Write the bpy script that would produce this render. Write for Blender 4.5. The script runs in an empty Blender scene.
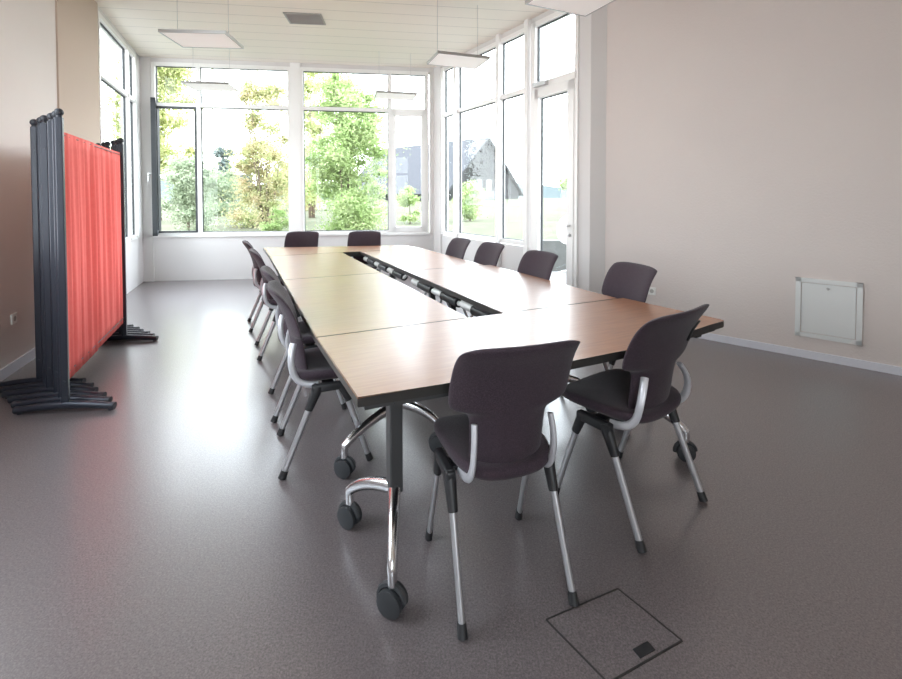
import bpy, bmesh, math, random
import numpy as np
from mathutils import Vector, Matrix
R = math.radians
S = bpy.context.scene
COL = S.collection
random.seed(7)
# ------------------------------------------------------------------ camera
CAM_H = 1.37
cd = bpy.data.cameras.new('camera')
cam = bpy.data.objects.new('camera', cd)
COL.objects.link(cam)
cam.location = (0, 0, CAM_H)
cam.rotation_euler = (R(90 - 1.5), 0, 0)
cd.sensor_fit = 'HORIZONTAL'
cd.sensor_width = 36.0
cd.lens = 36.0 * 450.0 / 902.0
cd.shift_y = -129.7 / 902.0
cd.clip_start = 0.05
cd.clip_end = 600
S.camera = cam
# ------------------------------------------------------------------ sky and exposure
W = bpy.data.worlds.new('sky')
S.world = W
W.use_nodes = True
wn = W.node_tree
wn.nodes.clear()
w_out = wn.nodes.new('ShaderNodeOutputWorld')
w_bg = wn.nodes.new('ShaderNodeBackground')
w_tc = wn.nodes.new('ShaderNodeTexCoord')
w_sep = wn.nodes.new('ShaderNodeSeparateXYZ')
w_ramp = wn.nodes.new('ShaderNodeValToRGB')
w_ramp.color_ramp.elements[0].position = 0.0
w_ramp.color_ramp.elements[0].color = (0.95, 0.97, 1.0, 1)
w_ramp.color_ramp.elements[1].position = 0.7
w_ramp.color_ramp.elements[1].color = (0.80, 0.88, 1.0, 1)
wn.links.new(w_tc.outputs['Generated'], w_sep.inputs[0])
wn.links.new(w_sep.outputs['Z'], w_ramp.inputs[0])
wn.links.new(w_ramp.outputs[0], w_bg.inputs[0])
w_bg.inputs[1].default_value = 9.0
wn.links.new(w_bg.outputs[0], w_out.inputs[0])
LED = 0.22                                                    # faint glow added to lighten the undersides of the unlit panels
S.view_settings.view_transform = 'Standard'
S.view_settings.look = 'None'
S.view_settings.exposure = 0.30
S.view_settings.gamma = 1.0
S.view_settings.use_curve_mapping = False
S.cycles.use_denoising = True
S.cycles.max_bounces = 12
S.cycles.diffuse_bounces = 6
S.cycles.glossy_bounces = 5
S.cycles.transparent_max_bounces = 16
S.cycles.sample_clamp_indirect = 8
S.cycles.caustics_reflective = False
S.cycles.caustics_refractive = False

# ------------------------------------------------------------------ materials
def mat(name, col, rough=0.5, metal=0.0, spec=0.5, noise=None, bump=None, coat=0.0, coat_rough=0.1, sheen=0.0, trans=0.0):
    """noise = (scale, colour, low, high); bump = (scale, strength, distance)"""
    m = bpy.data.materials.new(name)
    m.use_nodes = True
    nt = m.node_tree
    b = nt.nodes['Principled BSDF']
    b.inputs['Base Color'].default_value = (*col, 1)
    b.inputs['Roughness'].default_value = rough
    b.inputs['Metallic'].default_value = metal
    b.inputs['Specular IOR Level'].default_value = spec
    b.inputs['Coat Weight'].default_value = coat
    b.inputs['Coat Roughness'].default_value = coat_rough
    b.inputs['Coat IOR'].default_value = 1.62
    b.inputs['Sheen Weight'].default_value = sheen
    tc = nt.nodes.new('ShaderNodeTexCoord')
    if noise:
        n = nt.nodes.new('ShaderNodeTexNoise')
        n.inputs['Scale'].default_value = noise[0]
        n.inputs['Detail'].default_value = 4
        nt.links.new(tc.outputs['Object'], n.inputs['Vector'])
        r = nt.nodes.new('ShaderNodeValToRGB')
        r.color_ramp.elements[0].position = noise[2]
        r.color_ramp.elements[1].position = noise[3]
        r.color_ramp.elements[0].color = (*col, 1)
        r.color_ramp.elements[1].color = (*noise[1], 1)
        nt.links.new(n.outputs['Fac'], r.inputs[0])
        nt.links.new(r.outputs[0], b.inputs['Base Color'])
    if bump:
        n2 = nt.nodes.new('ShaderNodeTexNoise')
        n2.inputs['Scale'].default_value = bump[0]
        n2.inputs['Detail'].default_value = 3
        nt.links.new(tc.outputs['Object'], n2.inputs['Vector'])
        bp = nt.nodes.new('ShaderNodeBump')
        bp.inputs['Strength'].default_value = bump[1]
        bp.inputs['Distance'].default_value = bump[2]
        nt.links.new(n2.outputs['Fac'], bp.inputs['Height'])
        nt.links.new(bp.outputs[0], b.inputs['Normal'])
    return m

M = {}
M['wall'] = mat('plaster', (0.745, 0.69, 0.665), 0.85, spec=0.25, noise=(1.2, (0.725, 0.665, 0.64), 0.35, 0.75), bump=(70, 0.5, 0.004))
M['wall_r'] = mat('rough_plaster_dimmed', (0.69, 0.628, 0.602), 0.88, spec=0.2, noise=(1.2, (0.665, 0.605, 0.585), 0.35, 0.75), bump=(60, 0.6, 0.004))  # rougher plaster, darkened to offset the strong light on the right wall
M['bay'] = mat('white_paint', (0.70, 0.68, 0.675), 0.6, spec=0.3)
M['pier'] = mat('shade_toned_plaster', (0.58, 0.475, 0.405), 0.85, spec=0.2, bump=(70, 0.4, 0.004))  # wall plaster with the pier's shade put into its colour
M['frame'] = mat('white_window_frame', (0.85, 0.84, 0.83), 0.35)
M['gasket'] = mat('dark_gasket', (0.035, 0.04, 0.045), 0.5)
M['skirt'] = mat('skirting', (0.72, 0.73, 0.80), 0.5)
M['steel'] = mat('brushed_steel', (0.55, 0.55, 0.56), 0.3, 0.9)
M['chrome'] = mat('polished_aluminium', (0.72, 0.72, 0.74), 0.18, 1.0)
M['leg'] = mat('silver_tube', (0.50, 0.50, 0.52), 0.35, 0.8)
M['strap'] = mat('silver_plastic', (0.62, 0.62, 0.66), 0.35, 0.4)
M['black'] = mat('black_plastic', (0.018, 0.018, 0.02), 0.45)
M['column'] = mat('anthracite_coating', (0.05, 0.05, 0.052), 0.45)
M['castor'] = mat('grey_black_rubber', (0.03, 0.032, 0.036), 0.5)
M['fabric'] = mat('aubergine_fabric', (0.033, 0.022, 0.030), 0.8, spec=0.25, noise=(260, (0.062, 0.041, 0.056), 0.4, 0.7), bump=(420, 0.4, 0.002), sheen=0.12)
M['edge'] = mat('dark_edge_band', (0.03, 0.028, 0.026), 0.4)
M['white'] = mat('white_plastic', (0.82, 0.82, 0.80), 0.4)
M['panel'] = mat('white_lacquer', (0.73, 0.75, 0.75), 0.4)
M['post'] = mat('anthracite_aluminium', (0.024, 0.027, 0.040), 0.32, 0.25)
M['finial'] = mat('dark_grey_ball', (0.024, 0.026, 0.035), 0.5)
M['red'] = mat('coral_red_cloth', (0.97, 0.205, 0.18), 0.75, spec=0.2, noise=(40, (0.96, 0.185, 0.165), 0.4, 0.7))
M['rose'] = mat('bounce_rose_cloth', (0.78, 0.50, 0.42), 0.8, spec=0.2)  # unseen cloth, tone picked to bounce light onto the left wall
M['vent'] = mat('grey_grille', (0.42, 0.41, 0.39), 0.5)
M['concrete'] = mat('terrace_concrete', (0.26, 0.25, 0.235), 0.8, noise=(6, (0.21, 0.20, 0.19), 0.4, 0.7))
M['stone'] = mat('grey_garden_wall', (0.11, 0.11, 0.105), 0.85, noise=(5, (0.085, 0.085, 0.08), 0.4, 0.7))
M['grass'] = mat('meadow_grass', (0.092, 0.100, 0.062), 0.95, spec=0.1, noise=(0.9, (0.135, 0.130, 0.092), 0.35, 0.7))
M['bark'] = mat('bark', (0.16, 0.125, 0.095), 0.9)
M['slate'] = mat('slate_roof', (0.056, 0.056, 0.063), 0.8, spec=0.2, noise=(3, (0.068, 0.068, 0.076), 0.4, 0.7))
M['timber'] = mat('grey_timber', (0.034, 0.033, 0.035), 0.85, spec=0.2, noise=(2.5, (0.046, 0.045, 0.047), 0.4, 0.7))
M['render'] = mat('pale_render', (0.17, 0.17, 0.175), 0.8)
M['darkpane'] = mat('dark_window', (0.06, 0.07, 0.09), 0.15)
M['hill'] = mat('hazy_wood', (0.085, 0.10, 0.10), 1.0, spec=0.0, noise=(0.05, (0.10, 0.115, 0.11), 0.4, 0.6))

# floor: speckled resin screed with a satin seal
m = mat('resin_screed_floor', (0.205, 0.178, 0.165), 0.42, spec=0.5, coat=1.0, coat_rough=0.24)
nt = m.node_tree
b = nt.nodes['Principled BSDF']
tc = nt.nodes.new('ShaderNodeTexCoord')
vo = nt.nodes.new('ShaderNodeTexVoronoi')
vo.inputs['Scale'].default_value = 380
n1 = nt.nodes.new('ShaderNodeTexNoise')
n1.inputs['Scale'].default_value = 150
n1.inputs['Detail'].default_value = 5
mp = nt.nodes.new('ShaderNodeValToRGB')
mp.color_ramp.elements[0].position = 0.30
mp.color_ramp.elements[0].color = (0.080, 0.067, 0.068, 1)
mp.color_ramp.elements[1].position = 0.72
mp.color_ramp.elements[1].color = (0.230, 0.195, 0.198, 1)
e = mp.color_ramp.elements.new(0.5)
e.color = (0.135, 0.114, 0.116, 1)
mx = nt.nodes.new('ShaderNodeMix')
mx.data_type = 'RGBA'
mx.inputs[0].default_value = 0.4
for t in (vo, n1):
    nt.links.new(tc.outputs['Object'], t.inputs['Vector'])
sepc = nt.nodes.new('ShaderNodeSeparateColor')
nt.links.new(vo.outputs['Color'], sepc.inputs[0])
r2 = nt.nodes.new('ShaderNodeValToRGB')
r2.color_ramp.elements[0].color = (0.080, 0.067, 0.068, 1)
r2.color_ramp.elements[1].color = (0.230, 0.195, 0.198, 1)
nt.links.new(sepc.outputs[0], r2.inputs[0])
nt.links.new(n1.outputs['Fac'], mp.inputs[0])
nt.links.new(mp.outputs[0], mx.inputs[6])
nt.links.new(r2.outputs[0], mx.inputs[7])
nt.links.new(mx.outputs[2], b.inputs['Base Color'])
n3 = nt.nodes.new('ShaderNodeTexNoise')
n3.inputs['Scale'].default_value = 120
n3.inputs['Detail'].default_value = 2
nt.links.new(tc.outputs['Object'], n3.inputs['Vector'])
bp = nt.nodes.new('ShaderNodeBump')
bp.inputs['Strength'].default_value = 0.13
bp.inputs['Distance'].default_value = 0.0025
nt.links.new(n3.outputs['Fac'], bp.inputs['Height'])
nt.links.new(bp.outputs[0], b.inputs['Normal'])
nt.links.new(bp.outputs[0], b.inputs['Coat Normal'])
M['floor'] = m

# table top: warm beech laminate, satin
m = mat('beech_laminate', (0.42, 0.20, 0.095), 0.45, spec=0.15, coat=1.0, coat_rough=0.27)
nt = m.node_tree
b = nt.nodes['Principled BSDF']
tc = nt.nodes.new('ShaderNodeTexCoord')
mapn = nt.nodes.new('ShaderNodeMapping')
mapn.inputs['Scale'].default_value = (2.0, 28.0, 4.0)
ns = nt.nodes.new('ShaderNodeTexNoise')
ns.inputs['Scale'].default_value = 3.0
ns.inputs['Detail'].default_value = 6
rp = nt.nodes.new('ShaderNodeValToRGB')
rp.color_ramp.elements[0].position = 0.3
rp.color_ramp.elements[0].color = (0.26, 0.090, 0.024, 1)
rp.color_ramp.elements[1].position = 0.75
rp.color_ramp.elements[1].color = (0.34, 0.128, 0.040, 1)
nt.links.new(tc.outputs['Object'], mapn.inputs[0])
nt.links.new(mapn.outputs[0], ns.inputs['Vector'])
nt.links.new(ns.outputs['Fac'], rp.inputs[0])
nt.links.new(rp.outputs[0], b.inputs['Base Color'])
b.inputs['Coat IOR'].default_value = 1.6
M['wood'] = m

# ceiling: white boards with fine joints
m = mat('white_ceiling_boards', (0.92, 0.855, 0.77), 0.45, spec=0.4)
nt = m.node_tree
b = nt.nodes['Principled BSDF']
tc = nt.nodes.new('ShaderNodeTexCoord')
mapn = nt.nodes.new('ShaderNodeMapping')
mapn.inputs['Rotation'].default_value = (0, 0, R(-8))
sp = nt.nodes.new('ShaderNodeSeparateXYZ')
mo = nt.nodes.new('ShaderNodeMath'); mo.operation = 'FRACT'
ml = nt.nodes.new('ShaderNodeMath'); ml.operation = 'MULTIPLY'; ml.inputs[1].default_value = 1 / 0.30
gt = nt.nodes.new('ShaderNodeMath'); gt.operation = 'LESS_THAN'; gt.inputs[1].default_value = 0.03
mxc = nt.nodes.new('ShaderNodeMix'); mxc.data_type = 'RGBA'
mxc.inputs[6].default_value = (0.92, 0.855, 0.77, 1)
mxc.inputs[7].default_value = (0.58, 0.55, 0.50, 1)
nt.links.new(tc.outputs['Object'], mapn.inputs[0])
nt.links.new(mapn.outputs[0], sp.inputs[0])
nt.links.new(sp.outputs['Y'], ml.inputs[0])
nt.links.new(ml.outputs[0], mo.inputs[0])
nt.links.new(mo.outputs[0], gt.inputs[0])
nt.links.new(gt.outputs[0], mxc.inputs[0])
nt.links.new(mxc.outputs[2], b.inputs['Base Color'])
M['ceiling'] = m

# window glass: clear pane with a Fresnel reflection
m = bpy.data.materials.new('window_glass')
m.use_nodes = True
nt = m.node_tree
nt.nodes.clear()
o = nt.nodes.new('ShaderNodeOutputMaterial')
mixs = nt.nodes.new('ShaderNodeMixShader')
tr = nt.nodes.new('ShaderNodeBsdfTransparent')
tr.inputs[0].default_value = (0.94, 0.96, 0.95, 1)
gl = nt.nodes.new('ShaderNodeBsdfGlossy')
gl.inputs['Roughness'].default_value = 0.02
fr = nt.nodes.new('ShaderNodeFresnel')
gm = nt.nodes.new('ShaderNodeNewGeometry')
fi = nt.nodes.new('ShaderNodeMapRange')                      # same index on both faces of the thin pane
fi.inputs['To Min'].default_value = 1.28
fi.inputs['To Max'].default_value = 1 / 1.28
nt.links.new(gm.outputs['Backfacing'], fi.inputs['Value'])
nt.links.new(fi.outputs[0], fr.inputs[0])
nt.links.new(fr.outputs[0], mixs.inputs[0])
nt.links.new(tr.outputs[0], mixs.inputs[1])
nt.links.new(gl.outputs[0], mixs.inputs[2])
nt.links.new(mixs.outputs[0], o.inputs[0])
M['glass'] = m

# LED diffuser
m = bpy.data.materials.new('led_diffuser')
m.use_nodes = True
b = m.node_tree.nodes['Principled BSDF']
b.inputs['Base Color'].default_value = (0.92, 0.91, 0.90, 1)
b.inputs['Roughness'].default_value = 0.5
b.inputs['Emission Color'].default_value = (1.0, 0.96, 0.92, 1)
b.inputs['Emission Strength'].default_value = LED
M['led'] = m

def leaf_mat(name, c1, c2):
    m = bpy.data.materials.new(name)
    m.use_nodes = True
    nt = m.node_tree
    nt.nodes.clear()
    o = nt.nodes.new('ShaderNodeOutputMaterial')
    d = nt.nodes.new('ShaderNodeBsdfDiffuse')
    t = nt.nodes.new('ShaderNodeBsdfTranslucent')
    mx = nt.nodes.new('ShaderNodeMixShader'); mx.inputs[0].default_value = 0.4
    g = nt.nodes.new('ShaderNodeTexCoord')
    n = nt.nodes.new('ShaderNodeTexNoise'); n.inputs['Scale'].default_value = 2.2; n.inputs['Detail'].default_value = 5
    r = nt.nodes.new('ShaderNodeValToRGB')
    r.color_ramp.elements[0].position = 0.35; r.color_ramp.elements[1].position = 0.65
    r.color_ramp.elements[0].color = (*c1, 1); r.color_ramp.elements[1].color = (*c2, 1)
    nt.links.new(g.outputs['Object'], n.inputs['Vector'])
    nt.links.new(n.outputs['Fac'], r.inputs[0])
    nt.links.new(r.outputs[0], d.inputs[0]); nt.links.new(r.outputs[0], t.inputs[0])
    nt.links.new(d.outputs[0], mx.inputs[1]); nt.links.new(t.outputs[0], mx.inputs[2])
    nt.links.new(mx.outputs[0], o.inputs[0])
    return m
LEAF = {
    'yellow': leaf_mat('leaf_yellow_green', (0.36, 0.41, 0.155), (0.52, 0.53, 0.29)),
    'green': leaf_mat('leaf_fresh_green', (0.30, 0.41, 0.16), (0.46, 0.53, 0.28)),
    'sage': leaf_mat('leaf_sage', (0.24, 0.30, 0.19), (0.40, 0.45, 0.32)),
    'rust': leaf_mat('leaf_green_and_rust', (0.34, 0.40, 0.18), (0.56, 0.46, 0.30)),
    'dark': leaf_mat('leaf_blue_green', (0.13, 0.165, 0.155), (0.17, 0.20, 0.185)),
}

# ------------------------------------------------------------------ mesh helpers
def link(name, me, material, parent=None, smooth=False):
    o = bpy.data.objects.new(name, me)
    COL.objects.link(o)
    if material is not None:
        me.materials.append(material)
    if parent is not None:
        o.parent = parent
    if smooth:
        for p in me.polygons:
            p.use_smooth = True
    return o

def from_bm(name, bm, material, parent=None, smooth=False, angle=None):
    bmesh.ops.recalc_face_normals(bm, faces=bm.faces[:])
    me = bpy.data.meshes.new(name)
    bm.to_mesh(me)
    bm.free()
    if angle is not None:
        for p in me.polygons:
            p.use_smooth = True
        me.set_sharp_from_angle(angle=R(angle))
    return link(name, me, material, parent, smooth)

def NB():
    return bmesh.new()

def box(bm, c, s, rz=0.0, bevel=0.0, rot=None):
    """box of centre c, full size s, turned rz about the vertical"""
    g = bmesh.ops.create_cube(bm, size=1.0)
    vs = g['verts']
    bmesh.ops.scale(bm, vec=s, verts=vs)
    if bevel > 0:
        es = list({e for v in vs for e in v.link_edges})
        r = bmesh.ops.bevel(bm, geom=es, offset=bevel, segments=2, affect='EDGES', profile=0.5)
        vs = list({v for f in r['faces'] for v in f.verts} | {v for v in vs if v.is_valid})
    mtx = Matrix.Translation(Vector(c)) @ (rot.to_4x4() if rot is not None else Matrix.Rotation(rz, 4, 'Z'))
    bmesh.ops.transform(bm, matrix=mtx, verts=vs)
    return vs

def wallbox(bm, p0, p1, z0, z1, t_in, t_out):
    """box standing on the plan line p0->p1; left of the line is 'out' (t_out), right of it is 'in' (t_in)"""
    d = Vector((p1[0] - p0[0], p1[1] - p0[1])).normalized()
    n = Vector((-d.y, d.x))
    q = [Vector(p0) + n * t_out, Vector(p1) + n * t_out, Vector(p1) - n * t_in, Vector(p0) - n * t_in]
    prism(bm, [(v.x, v.y) for v in q], z0, z1)

def prism(bm, pts, z0, z1):
    lo = [bm.verts.new((x, y, z0)) for x, y in pts]
    hi = [bm.verts.new((x, y, z1)) for x, y in pts]
    n = len(pts)
    bm.faces.new(lo[::-1]); bm.faces.new(hi)
    for i in range(n):
        j = (i + 1) % n
        bm.faces.new((lo[i], lo[j], hi[j], hi[i]))

def tube(bm, pts, r, seg=10, flat=1.0, up=None, cap=True):
    """sweep along pts; r one radius or one per point; flat squeezes the section across 'up'"""
    pts = [Vector(p) for p in pts]
    n = len(pts)
    rr = r if isinstance(r, (list, tuple)) else [r] * n
    ref = Vector(up) if up is not None else None
    rings = []
    prev = None
    for i, p in enumerate(pts):
        t = (pts[min(i + 1, n - 1)] - pts[max(i - 1, 0)]).normalized()
        if ref is not None:
            u = (ref - t * ref.dot(t)).normalized()
        elif prev is None:
            a = Vector((0, 0, 1)) if abs(t.z) < 0.9 else Vector((1, 0, 0))
            u = (a - t * a.dot(t)).normalized()
        else:
            u = (prev - t * prev.dot(t)).normalized()
        prev = u
        w = t.cross(u)
        rings.append([bm.verts.new(p + u * math.cos(2 * math.pi * k / seg) * rr[i] + w * math.sin(2 * math.pi * k / seg) * rr[i] * flat) for k in range(seg)])
    for a, c in zip(rings, rings[1:]):
        for k in range(seg):
            bm.faces.new((a[k], a[(k + 1) % seg], c[(k + 1) % seg], c[k]))
    if cap:
        bm.faces.new(rings[0][::-1]); bm.faces.new(rings[-1])

def cyl(bm, a, c, r, seg=14):
    tube(bm, [a, c], r, seg)

def sphere(bm, c, r, seg=14, sc=(1, 1, 1)):
    bmesh.ops.create_uvsphere(bm, u_segments=seg, v_segments=seg // 2 + 2, radius=r,
                              matrix=Matrix.Translation(Vector(c)) @ Matrix.Diagonal((*sc, 1)))

def bez(p0, p1, p2, n=8):
    p0, p1, p2 = Vector(p0), Vector(p1), Vector(p2)
    return [p0 * (1 - t) ** 2 + p1 * 2 * t * (1 - t) + p2 * t * t for t in [i / n for i in range(n + 1)]]

def thing(name, label, cat, loc=(0, 0, 0), rz=0.0, group=None):
    o = bpy.data.objects.new(name, None)
    COL.objects.link(o)
    o.empty_display_size = 0.1
    o.location = loc
    o.rotation_euler = (0, 0, rz)
    o['label'] = label; o['category'] = cat
    if group: o['group'] = group
    return o

def tag(o, label, cat, group=None):
    o['label'] = label; o['category'] = cat
    if group: o['group'] = group
    return o

def struct(o, label=None, cat=None):
    o['kind'] = 'structure'
    if label: o['label'] = label
    if cat: o['category'] = cat
    return o

def holder(name, loc=(0, 0, 0), label=None, cat=None):
    o = bpy.data.objects.new(name, None)
    COL.objects.link(o); o.location = loc; o.empty_display_size = 0.1
    return struct(o, label, cat)

def kids(o):
    return [c for c in bpy.data.objects if c.parent == o]

def copy_tree(o, parent=None):
    c = o.copy()
    COL.objects.link(c)
    if parent is not None:
        c.parent = parent
    for ch in kids(o):
        copy_tree(ch, c)
    return c

# ------------------------------------------------------------------ the plan of the room (metres; camera stands at the origin)
CEIL = 3.66
SILL, TRANS, WTOP = 0.78, 2.90, 3.54
PL0 = (-1.01, -2.50)      # rear end of left wall
PL1 = (-3.80, 4.38)       # left wall meets the pier
PL2 = (-4.18, 5.36)       # pier meets the left bay glazing
PB0 = (-5.05, 7.37)       # back left corner
PB1 = (-0.30, 8.00)       # back right corner
PR2 = (1.44, 5.15)        # end of the right bay glazing
PR1 = (1.72, 5.01)        # start of the right wall
PR0 = (6.10, 1.12)        # rear end of the right wall
ROOM = [PL0, PL1, PL2, PB0, PB1, PR2, PR1, PR0]
def lerp(p, q, t): return (p[0] + (q[0] - p[0]) * t, p[1] + (q[1] - p[1]) * t)
def dist(p, q): return math.hypot(q[0] - p[0], q[1] - p[1])
def along(p, q, d): return lerp(p, q, d / dist(p, q))

bm = NB(); prism(bm, ROOM, -0.12, 0.0)
struct(from_bm('floor', bm, M['floor']), 'grey brown speckled resin floor', 'floor')
bm = NB()
ctr = (0.2, 3.2)
prism(bm, [(p[0] + (p[0] - ctr[0]) * 0.06, p[1] + (p[1] - ctr[1]) * 0.06) for p in ROOM], CEIL, CEIL + 0.2)
struct(from_bm('ceiling', bm, M['ceiling']), 'white boarded ceiling', 'ceiling')
# walls: line direction chosen so that "left" is outside
LW0, LW1 = along(PL0, PL1, 3.3), along(PL0, PL1, 5.6)        # unseen window band added beside the photographer to light the near room
bm = NB()
wallbox(bm, PL0, PL1, 0, 0.9, 0, 0.2); wallbox(bm, PL0, PL1, 3.4, CEIL, 0, 0.2)
wallbox(bm, PL0, LW0, 0.9, 3.4, 0, 0.2); wallbox(bm, LW1, PL1, 0.9, 3.4, 0, 0.2)
struct(from_bm('wall_left', bm, M['wall']), 'pale plaster wall on the left behind the screens', 'wall')
bm = NB(); wallbox(bm, along(PL1, PL2, -0.02), PL2, 0, CEIL, 0.015, 0.25)
struct(from_bm('wall_pier', bm, M['pier']), 'shade-toned plaster pier between the left wall and the bay window', 'wall')
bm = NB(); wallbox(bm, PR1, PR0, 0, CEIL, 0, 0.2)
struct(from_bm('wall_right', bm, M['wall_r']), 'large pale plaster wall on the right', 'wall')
bm = NB()
RW0, RW1 = lerp(PR0, PL0, 0.73), lerp(PR0, PL0, 0.96)        # unseen window added behind the photographer as fill daylight
wallbox(bm, PR0, PL0, 0, 0.9, 0, 0.2); wallbox(bm, PR0, PL0, 3.0, CEIL, 0, 0.2)
wallbox(bm, PR0, RW0, 0.9, 3.0, 0, 0.2); wallbox(bm, RW1, PL0, 0.9, 3.0, 0, 0.2)
struct(from_bm('wall_rear', bm, M['wall']))
bm = NB(); prism(bm, [PR2, (PR2[0] + 0.12, PR2[1] + 0.10), (PR1[0] + 0.14, PR1[1] + 0.14), PR1, (1.55, 5.02)], 0, CEIL)
struct(from_bm('wall_return', bm, M['bay']), 'narrow white wall return beside the glazed door', 'wall')
# skirting
bm = NB(); wallbox(bm, PR1, PR0, 0, 0.065, 0.014, 0); struct(from_bm('baseboard_right', bm, M['skirt']))
bm = NB(); wallbox(bm, PL0, PL1, 0, 0.085, 0.012, 0); struct(from_bm('baseboard_left', bm, M['skirt']))

# -------- glazing builder.  A glazed wall is split along its line into bays.
def glass_pane(parent, p, q, z0, z1, gk=0.010):
    """clear pane with a dark gasket round it"""
    bm = NB(); wallbox(bm, p, q, z0, z1, -0.035, 0.043)
    o = from_bm('pane', bm, M['glass'], parent)
    bm = NB()
    wallbox(bm, p, q, z0, z0 + gk, -0.026, 0.052); wallbox(bm, p, q, z1 - gk, z1, -0.026, 0.052)
    wallbox(bm, p, along(p, q, gk), z0, z1, -0.026, 0.052); wallbox(bm, along(q, p, gk), q, z0, z1, -0.026, 0.052)
    from_bm('gasket', bm, M['gasket'], o)
    return o

# back wall -----------------------------------------------------------------
Lb = dist(PB0, PB1)
def Bk(d): return along(PB0, PB1, d)
def px_on(p, q, u):
    """distance along p->q where the photograph's column u falls"""
    k = (u - 451) / 450.0
    dx, dy = q[0] - p[0], q[1] - p[1]
    t = (k * p[1] - p[0]) / (dx - k * dy)
    return t * math.hypot(dx, dy)
xb = lambda u: px_on(PB0, PB1, u)
bm = NB()
wallbox(bm, PB0, PB1, 0, SILL - 0.055, 0, 0.16)
wallbox(bm, PB0, PB1, WTOP + 0.04, CEIL, 0, 0.16)
wallbox(bm, PB0, Bk(xb(153.5)), 0, CEIL, 0.03, 0.16)
wallbox(bm, Bk(xb(430)), PB1, 0, CEIL, 0.03, 0.16)
struct(from_bm('wall_back', bm, M['bay']), 'white wall below and around the back windows', 'wall')
bm = NB(); wallbox(bm, PB0, PB1, SILL - 0.055, SILL - 0.02, 0.03, 0.02)
struct(from_bm('trim_1', bm, M['frame']), 'white window sill along the back wall', 'sill')

def glazed_unit(name, P, Q, xs, tr, zsill, ztop, w=0.055, opening=None, low=True, label=None):
    """xs: post centres along P->Q; tr: transom height"""
    u = holder(name, label=label, cat='window' if label else None)
    A = lambda d: along(P, Q, d)
    bm = NB()
    for x in xs:
        ww = w
        wallbox(bm, A(x - ww / 2), A(x + ww / 2), zsill - 0.03, ztop + 0.045, 0.02, 0.07)
    for z in (zsill - 0.01, tr, ztop + 0.02):
        wallbox(bm, A(xs[0]), A(xs[-1]), z - 0.03, z + 0.03, 0.012, 0.065)
    from_bm('frame', bm, M['frame'], u)
    for i in range(len(xs) - 1):
        a, c = xs[i] + w / 2, xs[i + 1] - w / 2
        glass_pane(u, A(a), A(c), tr + 0.03, ztop - 0.01)
        if i != opening:
            glass_pane(u, A(a), A(c), zsill + 0.02, tr - 0.03)
    return u

def casement(u, P, Q, x0, x1, z0, z1, w=0.05, open_to=None, handle_left=True):
    """a sash; open_to = free end of the swung-open sash in plan (hinged at x0)"""
    A = lambda d: along(P, Q, d)
    p, q = A(x0), A(x1)
    if open_to is not None:
        q = open_to
    bm = NB()
    for (a, c, za, zb) in ((p, q, z0, z0 + w), (p, q, z1 - w, z1)):
        wallbox(bm, a, c, za, zb, 0.03, 0.035)
    wallbox(bm, p, along(p, q, w), z0, z1, 0.03, 0.035); wallbox(bm, along(q, p, w), q, z0, z1, 0.03, 0.035)
    s = from_bm('sash', bm, M['gasket'] if open_to is not None else M['frame'], u)
    bm = NB(); wallbox(bm, along(p, q, w), along(q, p, w), z0 + w, z1 - w, -0.002, 0.008)
    from_bm('sash_pane', bm, M['glass'], s)
    hp = along(q, p, w * 0.5) if not handle_left else along(p, q, w * 0.5)
    d = Vector((q[0] - p[0], q[1] - p[1])).normalized(); n = Vector((d.y, -d.x))
    bm = NB(); zz = (z0 + z1) / 2 - 0.1
    h0 = Vector((hp[0], hp[1], zz)); nn = Vector((n.x, n.y, 0))
    cyl(bm, h0 + nn * 0.02, h0 + nn * 0.075, 0.012, 10)
    tube(bm, [h0 + nn * 0.07 + Vector((0, 0, 0.01)), h0 + nn * 0.07 - Vector((0, 0, 0.12))], 0.011, 10)
    from_bm('handle', bm, M['steel'], s)
    return s

u1 = glazed_unit('window_1', PB0, PB1, [xb(155.5), xb(200), xb(290.5)], TRANS, SILL, WTOP, opening=0,
                 label='left back window with its casement swung open')
# the open casement: dark rebate round the opening, sash swung into the room
bm = NB()
a, c = xb(155.5) + 0.03, xb(200) - 0.03
for (p0, p1, z0, z1) in ((a, c, SILL + 0.02, SILL + 0.045), (a, c, TRANS - 0.06, TRANS - 0.03)):
    wallbox(bm, Bk(p0), Bk(p1), z0, z1, 0.026, 0.05)
wallbox(bm, Bk(a), Bk(a + 0.03), SILL + 0.02, TRANS - 0.03, 0.026, 0.05)
wallbox(bm, Bk(c - 0.03), Bk(c), SILL + 0.02, TRANS - 0.03, 0.026, 0.05)
from_bm('rebate', bm, M['gasket'], u1)
hq = Bk(xb(156.5))
casement(u1, PB0, PB1, xb(156.0), xb(200), SILL + 0.01, TRANS - 0.01, 0.05,
         open_to=(hq[0] + 0.335, hq[1] - 0.56), handle_left=False)
u2 = glazed_unit('window_2', PB0, PB1, [xb(302.5), xb(390), xb(427)], TRANS, SILL, WTOP, opening=1,
                 label='right back window with a closed casement at its right')
casement(u2, PB0, PB1, xb(391.5), xb(425.5), SILL + 0.01, TRANS - 0.02, 0.075)
bm = NB(); wallbox(bm, Bk(xb(291.5)), Bk(xb(301.5)), SILL - 0.05, CEIL, 0.03, 0.12)
struct(from_bm('trim_2', bm, M['frame']), 'white post between the two back windows', 'window post')

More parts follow.
